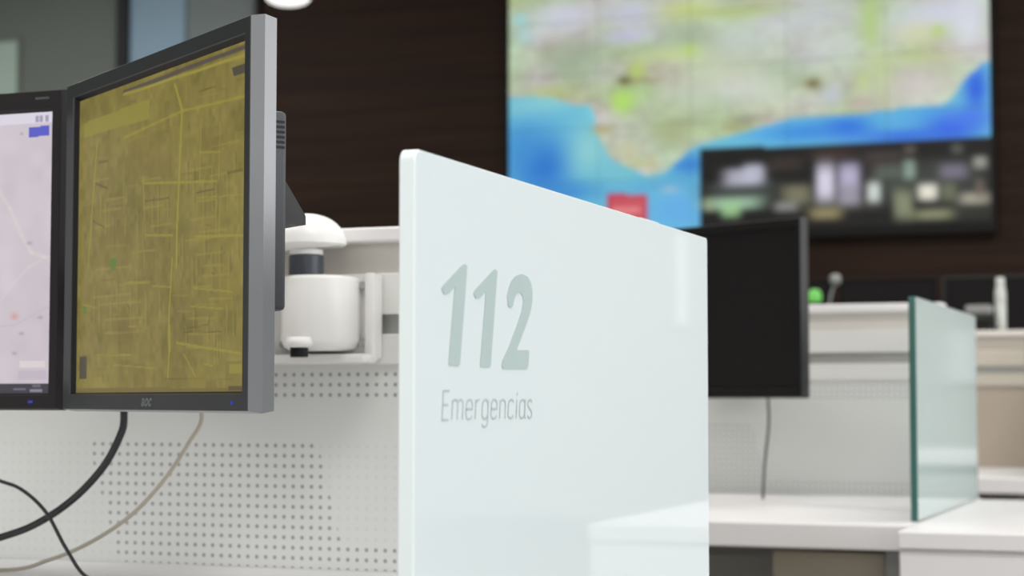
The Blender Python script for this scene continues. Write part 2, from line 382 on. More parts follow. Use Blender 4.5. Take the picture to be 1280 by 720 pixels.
link('housing', B(-hx - 0.03, hx + 0.03, -0.11, 0, -0.07, NR * PH + 0.05, 0.006), M['black'], vw)
for r in range(NR):
    for q in range(NC):
        o = cv_.sheet('display_panel', -hx + q * cw + 0.0012, -hx + (q + 1) * cw - 0.0012, -0.116, (NR - 1 - r) * PH + 0.0012, (NR - r) * PH - 0.0012, M['screen'], vw, q * 48, (q + 1) * 48, r * 27, (r + 1) * 27)

# ------------------------------------------------------------------ pendant lamp
lp = thing('pendant_lamp', 'round white lamp hanging high in front of the dark wood wall', 'lamp', (-4.66, 8.80, 3.045))
link('diffuser', lathe(bmesh.new(), 0, 0, [(0.02, 0.0), (0.07, 0.006), (0.10, 0.018), (0.117, 0.035)]), M['lamp'], lp, True)
auto_smooth(link('shade', lathe(bmesh.new(), 0, 0, [(0.117, 0.035), (0.122, 0.04), (0.118, 0.07), (0.08, 0.10), (0.03, 0.125), (0.012, 0.16)]), M['arm'], lp))
link('cord', lathe(bmesh.new(), 0, 0, [(0.004, 0.15), (0.004, 5.2 - 3.045)], 10), M['black'], lp)

# ------------------------------------------------------------------ desks, screens, glass
def make_panel(name, label, xr, y, length=2.3, top=1.144, up='warm', mid='board', perf='perf', cap='white'):
    t = thing(name, label, 'desk screen', (xr, y, 0), 0, 'desk back screens')
    dz = top - 1.144
    link('cap', B(-length, 0, -0.018, 0.05, 1.126 + dz, 1.144 + dz, 0.003), M[cap], t)
    link('upper_board', B(-length, 0, 0.002, 0.035, 1.09, 1.126 + dz), M[up], t)
    link('middle_board', box(B(-length, 0, -0.006, 0.035, 1.041, 1.09, 0.0015), -length, 0, -0.006, 0.035, 0.982, 1.018, 0.0015), M[mid], t)
    link('accessory_rail', prism_x(bmesh.new(), [(0.004, 1.018), (0.004, 1.041), (0.03, 1.041), (0.03, 1.018)], -length, 0), M['rail'], t)
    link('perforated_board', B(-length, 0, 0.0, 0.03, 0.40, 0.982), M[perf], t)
    for x in (-length, -0.03):
        link('leg', B(x, x + 0.03, 0.005, 0.025, 0, 0.40), M['metal_leg'], t)
    return t
make_panel('desk_screen', 'white perforated back screen behind the two lit monitors', -0.61, 2.015)
make_panel('desk_screen', 'white back screen behind the switched-off black monitor', -0.56, 3.985)
make_panel('desk_screen', 'beige back screen beyond the tinted glass divider', -0.56, 5.80, top=1.150, up='beige', mid='beige', perf='tan', cap='warm')

def make_desk(label, x0, x1, y0, y1, top=0.738, th=0.042, group='workstation desks'):
    t = thing('desk', label, 'desk', ((x0 + x1) / 2, (y0 + y1) / 2, 0), 0, group)
    hx, hy = (x1 - x0) / 2, (y1 - y0) / 2
    link('worktop', B(-hx, hx, -hy, hy, top - th, top, 0.003), M['white'], t)
    for sx in (-1, 1):
        for sy in (-1, 1):
            cx, cy = sx * (hx - 0.024), sy * (hy - 0.04)
            link('leg', B(cx - 0.02, cx + 0.02, cy - 0.02, cy + 0.02, 0, top - th, 0.003), M['metal_leg'], t)
    link('crossbar', B(-hx + 0.08, hx - 0.08, -0.02, 0.02, top - th - 0.05, top - th - 0.001), M['metal_leg'], t)
    return t
make_desk('white desk under the two lit monitors and the lettered glass', -2.86, -0.515, 1.15, 2.013)
make_desk('white desk below the switched-off black monitor', -2.86, -0.489, 3.06, 3.983)
make_desk('white desk in front of the far beige back screen', -2.86, -0.48, 5.02, 5.798)
make_desk('white desk under the row of dark monitors by the wood wall', -2.6, 0.4, 7.15, 7.95)

cb = thing('storage_unit', 'white solid-fronted storage unit right of the tinted glass divider', 'storage unit', (-0.27, 3.42, 0))
link('top', B(-0.216, 0.216, -0.495, 0.495, 0.71, 0.738, 0.003), M['white'], cb)
link('front_panel', B(-0.214, 0.214, -0.488, -0.463, 0.04, 0.709, 0.002), M['white'], cb)
link('carcass', B(-0.214, 0.214, -0.462, 0.49, 0.04, 0.709), M['white'], cb)
link('plinth', B(-0.2, 0.2, -0.45, 0.48, 0, 0.04), M['black'], cb)

pd = thing('drawer_pedestal', 'beige drawer pedestal under the desk with the black monitor', 'drawer unit', (-0.632, 3.33, 0))
link('carcass', B(-0.098, 0.098, -0.19, 0.2, 0.03, 0.645, 0.002), M['ped'], pd)
for k in range(3):
    d = link('drawer', B(-0.096, 0.096, -0.208, -0.191, 0.04 + k * 0.217, 0.253 + k * 0.217, 0.002), M['ped'], pd)
    link('handle', B(-0.05, 0.05, -0.216, -0.2085, 0.16 + k * 0.217, 0.17 + k * 0.217, 0.002), M['metal_leg'], d)
link('plinth', B(-0.09, 0.09, -0.18, 0.19, 0, 0.03), M['black'], pd)

def glass_mesh(y0, y1, x0, x1, z0, z1, r):
    """upright pane in the y/z plane with a rounded front top corner; slot 1 holds the cut edges"""
    prof = [(y0, z0)] + [(y0 + r - r * math.cos(PI / 2 * i / 8), z1 - r + r * math.sin(PI / 2 * i / 8)) for i in range(9)] + [(y1 - 0.002, z1), (y1, z1 - 0.002), (y1, z0)]
    e = 0.0008
    cy, cz = (y0 + y1) / 2, (z0 + z1) / 2
    def sh(p, d): return (p[0] + (d if p[0] < cy else -d), p[1] + (d if p[1] < cz else -d))
    bm = bmesh.new()
    R = [[(x0, *sh(p, e)) for p in prof], [(x0 + e, *p) for p in prof], [(x1 - e, *p) for p in prof], [(x1, *sh(p, e)) for p in prof]]
    vs = [[bm.verts.new(p) for p in q] for q in R]; n = len(prof)
    for k in range(3):
        for i in range(n):
            j = (i + 1) % n; bm.faces.new((vs[k][i], vs[k][j], vs[k + 1][j], vs[k + 1][i])).material_index = 1
    bm.faces.new(vs[0]); bm.faces.new(vs[-1])
    return bm
g1 = thing('glass_divider', 'white glass desk divider in front, marked 112 Emergencias', 'glass divider', (-0.528, 1.56, 0.738), 0, 'glass dividers between desks')
link('pane', glass_mesh(1.173 - 1.56, 1.945 - 1.56, -0.006, 0.006, 0, 1.1135 - 0.738, 0.008), [M['glass_face'], M['glass_edge']], g1)
ONE = [(1.2627, 1.0396), (1.2677, 1.0381), (1.2538, 0.9656), (1.25, 0.9643), (1.2334, 0.9647), (1.2329, 0.9671), (1.244, 1.0213), (1.2308, 1.0155), (1.2238, 1.0151), (1.2196, 1.0185), (1.2214, 1.0208), (1.2569, 1.0377)]
TWO = [(1.351, 1.0129), (1.3488, 1.0197), (1.3527, 1.0269), (1.3582, 1.0326), (1.3683, 1.0374), (1.3807, 1.0396), (1.3934, 1.0383), (1.4016, 1.0337), (1.4051, 1.0267), (1.4045, 1.0185), (1.3998, 1.0096), (1.3893, 0.9984), (1.3694, 0.9791), (1.3951, 0.9797), (1.3974, 0.9777), (1.395, 0.9667), (1.3921, 0.9646), (1.3401, 0.9638), (1.3374, 0.9661), (1.339, 0.9701), (1.3527, 0.9812), (1.3722, 1.0004), (1.3807, 1.0102), (1.3841, 1.0175), (1.3824, 1.0224), (1.3773, 1.0242), (1.3711, 1.0235), (1.366, 1.021), (1.3626, 1.0164), (1.361, 1.0127), (1.3554, 1.0115)]
for pts, dy in ((ONE, 0), (ONE, 0.0604), (TWO, 0)):
    bm = bmesh.new()
    a = [bm.verts.new((0.0061, y + dy - 1.56, z - 0.738)) for y, z in pts]; b2 = [bm.verts.new((0.0064, y + dy - 1.56, z - 0.738)) for y, z in pts]
    bm.faces.new(a); bm.faces.new(b2)
    for i in range(len(pts)): j = (i + 1) % len(pts); bm.faces.new((a[i], a[j], b2[j], b2[i]))
    bm.normal_update()
    bmesh.ops.triangulate(bm, faces=[f for f in bm.faces if len(f.verts) > 4])
    link('numeral', bm, M['etch'], g1)['label'] = 'grey-green etched numeral'
# the word in a light condensed hand, each stroke a ribbon of even width
def arc(cx, cy, rx, ry, a0, a1, n=8): return [(cx + rx * math.cos(math.radians(a0 + (a1 - a0) * i / n)), cy + ry * math.sin(math.radians(a0 + (a1 - a0) * i / n))) for i in range(n + 1)]
XH = 0.70
def bowl(w): return [(w, XH - .22)] + arc(w / 2, XH - .2, w / 2, .2, 0, 180) + arc(w / 2, .2, w / 2, .2, 180, 360)
GL = {
 'E': (.33, [[(.33, 1), (0, 1), (0, 0), (.33, 0)], [(0, .52), (.28, .52)]]),
 'm': (.58, [[(0, 0), (0, XH)], [(0, XH - .2)] + arc(.145, XH - .15, .145, .15, 180, 0) + [(.29, 0)], [(.29, XH - .2)] + arc(.435, XH - .15, .145, .15, 180, 0) + [(.58, 0)]]),
 'e': (.34, [[(0, .36), (.34, .36), (.34, XH - .2)] + arc(.17, XH - .17, .17, .17, 0, 180) + arc(.17, .17, .17, .17, 180, 345)]),
 'r': (.2, [[(0, 0), (0, XH)], [(0, XH - .22)] + arc(.18, XH - .2, .18, .2, 180, 85)]),
 'g': (.34, [bowl(.34) + [(.34, XH - .2)], [(.34, XH)] + [(.34, -.1)] + arc(.17, -.12, .17, .17, 0, -165)]),
 'n': (.33, [[(0, 0), (0, XH)], [(0, XH - .2)] + arc(.165, XH - .16, .165, .16, 180, 0) + [(.33, 0)]]),
 'c': (.32, [arc(.17, XH - .17, .17, .17, 20, 180) + arc(.17, .17, .17, .17, 180, 340)]),
 'i': (.02, [[(.01, 0), (.01, XH)], [(.01, .87), (.03, .97)]]),
 'a': (.34, [bowl(.34) + [(.34, XH - .2)], [(.36, XH + .03), (.355, .06), (.42, -.01)]]),
 's': (.28, [arc(.14, XH - .16, .14, .16, 25, 200) + [(.06, .42), (.22, .30)] + arc(.14, .16, .14, .16, 20, -155)])}
bm = bmesh.new(); pen = 0.0; strokes = []
for ch in 'Emergencias':
    gw, ls = GL[ch]
    for l in ls: strokes.append([(pen + x + .07 * y, y) for x, y in l])
    pen += gw + .19
kx = 0.184 / (pen - .12); kz = 0.0206; wd = 0.00085
for k_, l in enumerate(strokes):
    sx_ = 0.0062 + k_ * 4e-6
    q = [Vector((x * kx, y * kz)) for x, y in l]; q = [p for i, p in enumerate(q) if i == 0 or (p - q[i - 1]).length > 1e-6]
    L, Rr = [], []
    for i, p in enumerate(q):
        d0 = (q[min(i + 1, len(q) - 1)] - p) if i < len(q) - 1 else (p - q[i - 1]); d1 = (p - q[i - 1]) if i else d0
        n0 = Vector((-d0.y, d0.x)).normalized(); n1 = Vector((-d1.y, d1.x)).normalized(); m_ = (n0 + n1); m_ = m_.normalized() / max(0.6, m_.normalized().dot(n0)) if m_.length > 1e-6 else n0
        L.append(bm.verts.new((sx_, p.x + m_.x * wd, p.y + m_.y * wd))); Rr.append(bm.verts.new((sx_, p.x - m_.x * wd, p.y - m_.y * wd)))
    for i in range(len(q) - 1): bm.faces.new((L[i], L[i + 1], Rr[i + 1], Rr[i]))
link('lettering', bm, M['etch'], g1, loc=(0, 1.2215 - 1.56, 0.9258 - 0.738))['label'] = 'grey-green etched word'

g2 = thing('glass_divider', 'tinted green-edged glass divider at the right, beyond the black monitor', 'glass divider', (-0.495, 3.55, 0.738), 0, 'glass dividers between desks')
link('pane', glass_mesh(3.155 - 3.55, 3.945 - 3.55, -0.006, 0.006, 0, 1.113 - 0.738, 0.006), [M['teal_glass'], M['teal_edge']], g2)
g3 = thing('glass_divider', 'glass divider at the right edge, beside the far beige back screen', 'glass divider', (-0.495, 5.45, 0.738), 0, 'glass dividers between desks')
link('pane', glass_mesh(5.08 - 5.45, 5.78 - 5.45, -0.006, 0.006, 0, 1.113 - 0.738, 0.006), [M['teal_glass'], M['teal_edge']], g3)

# ------------------------------------------------------------------ monitors
def rect(w0, w1, h0, h1, y): return [(w0, y, h0), (w1, y, h0), (w1, y, h1), (w0, y, h1)]
def make_monitor(label, loc, rz, W=0.45, H=0.345, front='bezel_grey', side='silver', bl=0.024, br=0.016, bt=0.02, bb=0.019, canvas=None, led_x=None, group=None, mount=True, cover='cover'):
    t = thing('monitor', label, 'monitor', loc, rz, group)
    h = W / 2; i0, i1, j0, j1 = -h + bl, h - br, bb, H - bt
    bm = bmesh.new()
    loft(bm, [rect(i0, i1, j0, j1, 0.007), rect(i0 - 0.002, i1 + 0.0015, j0 - 0.0015, j1 + 0.0035, 0.0012), rect(i0 - 0.003, i1 + 0.0025, j0 - 0.0025, j1 + 0.0045, 0.0),
              rect(-h + 0.0035, h - 0.0035, 0.0025, H - 0.0025, 0.0), rect(-h + 0.003, h - 0.003, 0.002, H - 0.002, 0.0006), rect(-h, h, 0, H, 0.0125), rect(-h + 0.0002, h - 0.0002, 0.0002, H - 0.0002, 0.0132), rect(-h + 0.0035, h - 0.0035, 0.002, H - 0.002, 0.0255)],
         mi=[2, 0, 0, 0, 1, 1, 1])
    link('frame', bm, [M[front], M[side], M['black']], t)
    if canvas: canvas.sheet('screen', i0, i1, 0.0065, j0, j1, M['screen'], t)
    else: link('screen', B(i0, i1, 0.0062, 0.0068, j0, j1), M['dead'], t)
    if W > 0.44:
        bc = link('back_cover', box(bmesh.new(), -h + 0.03, h - 0.03, 0.025, 0.05, 0.09, H - 0.078, 0.004), M[cover], t)
        bm = bmesh.new()
        for k in range(6):
            z = H - 0.088 - k * 0.0045
            for s in (-1, 1): box(bm, s * (h - 0.0302) - 0.0006, s * (h - 0.0302) + 0.0006, 0.029, 0.047, z - 0.0012, z + 0.0012)
            box(bm, -0.12, 0.12, 0.0496, 0.0506, z - 0.0012, z + 0.0012)
        link('vent', bm, M['black'], bc)
    if mount:
        link('mount', prism_x(bmesh.new(), [(0.0505, 0.228), (0.084, 0.178), (0.084, 0.170), (0.0505, 0.170)], -0.11, 0.165), M['mount'], t)
    if led_x is not None:
        link('power_light', B(led_x - 0.003, led_x + 0.003, -0.0006, 0.0005, 0.0075, 0.0105, 0.0003), M['led'], t)['label'] = 'small blue power light'
    return t

MAP = [
    ('bar', 0.0143, [(0.295, 0.023), (1.001, 0.016)]),
    ('y', 0.0095, [(0.295, 0.03), (0.993, 0.041)]),
    ('blk', 0.0, [(0.026, 0.081), (0.455, 0.072), (0.457, 0.135), (0.029, 0.132)]),
    ('dk', 0.0, [(0.908, 0.064), (1.002, 0.068), (1.003, 0.096), (0.917, 0.09)]),
    ('r', 0.0143, [(0.604, 0.057), (0.645, 0.14), (0.639, 0.25), (0.633, 0.349), (0.624, 0.498), (0.622, 0.618)]),
    ('r', 0.0071, [(0.301, 0.173), (0.645, 0.145), (0.996, 0.161)]),
    ('r', 0.0071, [(0.423, 0.338), (0.837, 0.385)]),
    ('r', 0.0071, [(0.723, 0.536), (1.006, 0.56)]),
    ('r', 0.006, [(0.44, 0.505), (0.6, 0.521)]),
    ('r', 0.0048, [(0.422, 0.312), (0.44, 0.521)]),
    ('r', 0.0048, [(0.751, 0.207), (0.746, 0.374)]),
    ('r', 0.0036, [(0.85, 0.213), (0.846, 0.386)]),
    ('r', 0.0036, [(0.517, 0.406), (0.511, 0.507)]),
    ('r', 0.0036, [(0.318, 0.33), (0.313, 0.487)]),
    ('r', 0.0095, [(0.123, 0.163), (0.072, 0.573)]),
    ('r', 0.0048, [(0.744, 0.287), (0.853, 0.301)]),
    ('t', 0.006, [(0.89, 0.368), (0.967, 0.369)]),
    ('red', 0.0048, [(0.988, 0.16), (0.988, 0.188)]),
    ('t', 0.0036, [(0.738, 0.101), (0.83, 0.105)]),
    ('t', 0.0048, [(0.729, 0.406), (0.82, 0.407)]),
    ('t', 0.0048, [(0.436, 0.396), (0.576, 0.403)]),
    ('t', 0.0071, [(0.137, 0.231), (0.194, 0.233)]),
    ('t', 0.0071, [(0.117, 0.299), (0.197, 0.325)]),
    ('t', 0.0048, [(0.1, 0.423), (0.18, 0.453)]),
    ('brown', 0.0, [(0.158, 0.45), (0.333, 0.458), (0.339, 0.595), (0.141, 0.579)]),
    ('brown', 0.0, [(0.323, 0.193), (0.589, 0.182), (0.594, 0.344), (0.327, 0.299)]),
    ('brown', 0.0, [(0.751, 0.217), (0.851, 0.223), (0.844, 0.29), (0.753, 0.281)]),
    ('r', 0.0036, [(0.729, 0.421), (1.003, 0.444)]),
    ('r', 0.0036, [(0.856, 0.436), (0.85, 0.54)]),
    ('r', 0.0036, [(0.944, 0.446), (0.946, 0.55)]),
    ('r', 0.0097, [(0.599, 0.592), (0.584, 0.765), (0.585, 0.8)]),
    ('r', 0.018, [(0.585, 0.8), (0.588, 0.87)]),
    ('r', 0.0097, [(0.588, 0.87), (0.58, 0.96)]),
    ('r', 0.0069, [(0.628, 0.851), (0.968, 0.893)]),
    ('r', 0.0049, [(0.669, 0.887), (0.736, 0.956)]),
    ('r', 0.0049, [(0.721, 0.691), (0.916, 0.714)]),
    ('r', 0.0042, [(0.703, 0.744), (0.875, 0.761)]),
    ('r', 0.0042, [(0.484, 0.668), (0.595, 0.679)]),
    ('r', 0.0042, [(0.316, 0.645), (0.448, 0.654)]),
    ('r', 0.0042, [(0.036, 0.701), (0.134, 0.718)]),
    ('r', 0.0042, [(0.344, 0.789), (0.388, 0.791)]),
    ('r', 0.0035, [(0.243, 0.909), (0.521, 0.927)]),
    ('r', 0.0035, [(0.133, 0.876), (0.362, 0.88)]),
    ('t', 0.0035, [(0.666, 0.811), (0.795, 0.804), (0.809, 0.778)]),
    ('t', 0.0028, [(0.666, 0.821), (0.87, 0.827)]),
    ('dk', 0.0, [(0.02, 0.877), (0.072, 0.878), (0.072, 0.954), (0.023, 0.953)]),
    ('blk', 0.0, [(0.909, 0.921), (0.992, 0.92), (0.993, 0.949), (0.91, 0.95)]),
    ('bar2', 0.0, [(-0.0, 0.983), (1.0, 0.989), (1.0, 1.001), (0.001, 1.001)]),
    ('dk2', 0.0, [(0.905, 0.986), (1.0, 0.985), (1.0, 0.996), (0.905, 0.996)]),
    ('green', 0.0, [(0.214, 0.559), (0.263, 0.563), (0.258, 0.6), (0.223, 0.597)]),
    ('t', 0.0056, [(0.603, 0.725), (0.611, 0.742)]),
    ('t', 0.0049, [(0.408, 0.738), (0.413, 0.756)]),
    ('t', 0.0042, [(0.334, 0.719), (0.349, 0.731)]),
    ('t', 0.0035, [(0.816, 0.651), (0.829, 0.658)]),
    ('brown', 0.0, [(0.284, 0.786), (0.373, 0.79), (0.362, 0.876), (0.28, 0.874)]),
    ('r', 0.0028, [(0.844, 0.766), (0.848, 0.906)]),
    ('r', 0.0035, [(0.773, 0.917), (0.824, 0.925)]),
    ('t', 0.0021, [(0.563, 0.96), (0.922, 0.963)]),
    ('green', 0.0, [(0.042, 0.709), (0.065, 0.711), (0.066, 0.734), (0.043, 0.732)]),

]
def city_map():
    c = Canvas(300, 224, (123, 112, 55)); asp = 0.41 / 0.306
    c.noise((6, 5), (5, 5, 3)); c.noise((25, 20), (4, 3, 3)); c.noise((60, 45), (4, 4, 2))
    for k in range(26):     # faint parcels
        x, y = rng.uniform(0, 1, 2); w, h_ = rng.uniform(.03, .1, 2)
        c.poly([(x, y), (x + w, y), (x + w, y + h_), (x, y + h_)], (112, 98, 48) if k % 2 else (132, 120, 54), .45)
    for k in range(70):
        x, y = rng.uniform(0, .95, 2); L = rng.uniform(.02, .11)
        c.line([(x, y), (x + (L if k % 2 else .004), y + (.004 if k % 2 else L))], .005, (140, 128, 60) if k % 3 else (104, 92, 48), .5, asp)
    for (xa, xb, ya, yb, nv, nh) in ((.68, .96, .28, .52, 7, 5), (.66, .97, .52, .72, 8, 6), (.08, .36, .30, .56, 5, 5), (.38, .60, .34, .60, 5, 4), (.10, .58, .60, .84, 8, 6), (.68, .98, .74, .92, 6, 4)):
        for k in range(nv):
            x = xa + (xb - xa) * (k + rng.uniform(-.3, .3)) / nv; y0 = rng.uniform(ya, (ya + yb) / 2); c.line([(x, y0), (x + .004, y0 + (yb - ya) * rng.uniform(.3, .6))], .005, (144, 133, 62), .65, asp)
            c.line([(x + .012, y0), (x + .014, y0 + (yb - ya) * rng.uniform(.2, .5))], .006, (100, 88, 46), .45, asp)
        for k in range(nh):
            y = ya + (yb - ya) * (k + rng.uniform(-.3, .3)) / nh; x0 = rng.uniform(xa, (xa + xb) / 2); c.line([(x0, y), (x0 + (xb - xa) * rng.uniform(.3, .55), y + .004)], .006, (144, 133, 62), .6, asp)
    col = {'bar': (78, 70, 68), 'y': (152, 142, 58), 'blk': (139, 131, 56), 'dk': (66, 61, 56), 'r': (146, 136, 54), 't': (88, 78, 40), 'red': (150, 80, 40), 'brown': (110, 94, 46), 'bar2': (112, 99, 58), 'dk2': (84, 74, 50), 'green': (88, 118, 44)}
    order = sorted(MAP, key=lambda m: {'brown': 0, 'green': 1, 'blk': 2}.get(m[0], 3))
    for kind, w, pts in order:
        if w == 0: c.poly(pts, col[kind], .28 if kind == 'brown' else .85)
        else: c.line(pts, w, col[kind], .85 if kind != 't' else .7, asp)
    return c
def road_page():
    c = Canvas(400, 300, (200, 190, 198)); asp = 0.41 / 0.306
    c.noise((5, 5), (3, 3, 3)); c.noise((22, 18), (2.5, 2.5, 2.5))
    q = lambda *l: [(1 - (64 - x) / 492.0, (y - 133) / 358.0) for x, y in l]
    c.poly(q((-430, 133), (64, 133), (64, 147), (-430, 147)), (214, 210, 222))
    for x in (36, 43, 51): c.poly(q((x, 137), (x + 5, 137), (x + 5, 146), (x, 146)), (146, 140, 166), .8)
    c.poly(q((27, 152), (57, 150), (57, 163), (27, 165)), (84, 86, 192))
    c.poly(q((13, 157), (18, 157), (18, 161), (13, 161)), (176, 160, 176), .8)
    c.line(q((-40, 200), (0, 255), (18, 290), (33, 312), (52, 318), (70, 322)), .016, (214, 205, 202), .45, asp)
    c.line(q((-20, 380), (6, 352), (30, 330), (48, 322)), .012, (210, 202, 200), .4, asp); c.line(q((-300, 160), (-150, 300), (-120, 480)), .02, (214, 205, 198), .8, asp)
    c.line(q((-260, 400), (-80, 410), (10, 404), (64, 380)), .006, (188, 180, 192), .7, asp)
    for x, y in ((20, 415), (48, 395), (30, 300), (10, 440)): c.blob(*q((x, y))[0], .008, .006, (160, 142, 160), .7)
    c.blob(*q((9, 393))[0], .012, .012, (206, 146, 136), .7)
    c.poly(q((18, 450), (56, 450), (56, 458), (18, 458)), (214, 206, 206), .9); c.poly(q((16, 462), (58, 462), (58, 474), (16, 474)), (186, 176, 190), .8)
    c.poly(q((-430, 479), (64, 479), (64, 492), (-430, 492)), (58, 53, 64))
    c.poly(q((9, 484), (28, 484), (28, 487), (9, 487)), (120, 114, 128), .8); c.poly(q((38, 480), (50, 480), (50, 483), (38, 483)), (112, 108, 122), .8); c.poly(q((34, 486), (52, 486), (52, 489), (34, 489)), (150, 146, 160), .8)
    return c
ang = math.atan2(-0.579, 0.815)
cen = Vector((-0.7799, 1.4072)) + 0.225 * Vector((-0.815, 0.579))
m1 = make_monitor('grey-framed monitor showing a yellow city street map', (cen.x, cen.y, 0.9284), ang, canvas=city_map(), led_x=0.192, group='workstation monitors')
bd = text_mesh('aoc', 'maker_badge', M['badge'], m1, width=0.026, height=0.0075, shear=0.35, bold=0.03)
bd.rotation_euler = (PI / 2, 0, 0); bd.location = (-0.010, -0.0003, 0.006)
m3 = make_monitor('black-framed monitor at the left edge showing a pale pink map page', (-1.160 - 0.225, 1.682, 0.929), 0.0, front='bezel_black', side='bezel_black', br=0.016, bl=0.016, bt=0.024, bb=0.018, canvas=road_page(), led_x=0.189, group='workstation monitors')
for k, (w, s) in enumerate(((0.014, 'ooo'), )):
    o = text_mesh(s, 'model_marking', M['badge'], m3, width=0.017, height=0.0022, bold=0.0)
    o.rotation_euler = (PI / 2, 0, 0); o.location = (0.19, -0.0003, 0.334)
m4 = make_monitor('black monitor switched off, behind the lettered glass', (-0.755 - 0.898 * 0.225, 3.498 + 0.44 * 0.225, 0.943), math.atan2(-0.44, 0.898), front='dead', side='mount', canvas=None, group='workstation monitors', cover='black')

# ------------------------------------------------------------------ monitor arms on the accessory rails
def make_arm(label, y, elbow, tips):
    """bracket on the rail, neck and domed arms; elbow and tips are relative to the neck"""
    nx, ny = -1.006, y - 0.065
    t = thing('monitor_bracket', label, 'monitor bracket', (nx, ny, 0.985), 0, 'monitor brackets on the desk screens')
    Z = lambda z: z - 0.985
    bm = box(bmesh.new(), -0.068, 0.072, 0.036, 0.058, Z(0.988), Z(1.088), 0.003)
    box(bm, -0.068, 0.072, 0.005, 0.04, Z(0.983), Z(0.9935), 0.002)
    box(bm, 0.062, 0.0745, 0.026, 0.0405, Z(0.984), Z(1.0885), 0.003)
    auto_smooth(link('base_plate', bm, M['arm'], t))
    hc = (0.012, 0.006); r = 0.0425; prof = []
    def D(r, z): return [(hc[0] + r * math.cos(PI + PI * i / 24), hc[1] + r * math.sin(PI + PI * i / 24), z) for i in range(25)] + [(hc[0] + r, 0.037, z), (hc[0] - r, 0.037, z)]
    bm = loft(bmesh.new(), [D(r - 0.012, Z(0.997)), D(r - 0.004, Z(1.001)), D(r, Z(1.009)), D(r, Z(1.079)), D(r - 0.001, Z(1.082)), D(r - 0.004, Z(1.084))])
    auto_smooth(link('housing', bm, M['arm'], t), 50)
    for (x, z) in ((0.0582, 1.074), (0.0582, 1.007), (-0.046, 1.006)):
        link('screw', loft(bmesh.new(), [[(x + 0.0045 * math.cos(2 * PI * i / 14), yy, Z(z) + 0.0045 * math.sin(2 * PI * i / 14)) for i in range(14)] for yy in (0.036, 0.029)]), M['rail'], t)
    auto_smooth(link('neck', lathe(bmesh.new(), 0, 0, [(0.019, Z(1.083)), (0.0205, Z(1.085)), (0.0205, Z(1.1075)), (0.019, Z(1.109))]), M['dark_ring'], t))
    auto_smooth(link('collar', lathe(bmesh.new(), 0, 0, [(0.0185, Z(1.109)), (0.0195, Z(1.110)), (0.0195, Z(1.115)), (0.013, Z(1.1155)), (0.013, Z(1.121))]), M['arm'], t))
    kn = link('knob', lathe(bmesh.new(), 0.010, -0.036, [(0.010, Z(0.989)), (0.0105, Z(0.9905)), (0.0105, Z(1.0)), (0.009, Z(1.001))], 20), M['black'], t)
    kn['label'] = 'black clamp knob'
    link('knob_collar', lathe(bmesh.new(), 0.010, -0.036, [(0.013, Z(1.0)), (0.0165, Z(1.004)), (0.014, Z(1.012))], 20), M['arm'], t, True)
    def dome_arm(p, q, z, slope):
        R = [stadium(p, q, 0.045, 0)]
        for k in range(9):
            u = k / 8 * PI / 2 * 0.97; R.append(stadium(p, q, 0.047 * math.cos(u) ** 0.9, 0.002 + 0.036 * math.sin(u)))
        bm = loft(bmesh.new(), R)
        for v in bm.verts: v.co.z += Z(z) + slope * min(v.co.x, 0)
        auto_smooth(link('arm', bm, M['arm'], t), 50)
    dome_arm((0, 0), elbow, 1.1195, 0.12)
    for tip in tips:
        x, yy, z = tip; dz = -0.0 
        ez = 1.1195 + 0.12 * elbow[0] - 0.055
        link('link_arm', loft(bmesh.new(), [stadium(elbow, (x, yy), 0.024, Z(ez)), stadium(elbow, (x, yy), 0.026, Z(ez) + 0.004), stadium(elbow, (x, yy), 0.026, Z(ez) + 0.04), stadium(elbow, (x, yy), 0.022, Z(ez) + 0.045)]), M['arm'], t)
        link('joint', lathe(bmesh.new(), x, yy, [(0.02, Z(ez) + 0.045), (0.02, Z(z)), (0.016, Z(z) + 0.003)], 24), M['dark_ring'], t)
    return t
make_arm('white bracket and domed arm beside the yellow map monitor', 2.015, (-0.16, -0.01), [(0.075, -0.315, 1.09), (-0.36, -0.12, 1.09)])
make_arm('white bracket hidden behind the switched-off black monitor', 3.985, (0.02, -0.04), [(0.07, -0.18, 1.09)])

# ------------------------------------------------------------------ cables
def cable(pts, r, m, label, cat='cable'):
    return tag(link('cable', tube(bmesh.new(), pts, r), m, None, True), label, cat)
cable([(-1.130, 1.715, 1.02), (-1.138, 1.765, 0.965), (-1.1553, 1.8, 0.9222), (-1.1602, 1.8, 0.8998), (-1.1826, 1.8, 0.8639), (-1.2221, 1.8, 0.8275), (-1.2698, 1.8, 0.7995), (-1.3183, 1.8, 0.7829), (-1.42, 1.8, 0.755), (-1.5, 1.8, 0.7425), (-1.62, 1.8, 0.7425)], 0.0042, M['cable_black'], 'thick black cable curving down from the yellow map monitor')
cable([(-1.045, 1.66, 1.02), (-1.063, 1.78, 0.965), (-1.0854, 1.85, 0.922), (-1.1027, 1.85, 0.8903), (-1.1335, 1.85, 0.8493), (-1.1751, 1.85, 0.8096), (-1.2281, 1.85, 0.7775), (-1.2876, 1.85, 0.7540), (-1.3541, 1.85, 0.7405), (-1.55, 1.85, 0.7405)], 0.0023, M['cable_beige'], 'thin beige cable sagging down from the yellow map monitor')
cable([(-1.42, 1.765, 0.93), (-1.37, 1.775, 0.868), (-1.305, 1.776, 0.8495), (-1.2724, 1.776, 0.8392), (-1.2399, 1.776, 0.8148), (-1.2129, 1.776, 0.7755), (-1.1884, 1.78, 0.7445), (-1.15, 1.78, 0.7405), (-1.1, 1.79, 0.7405)], 0.0021, M['cable_black'], 'thin black cable crossing the other two at lower left')
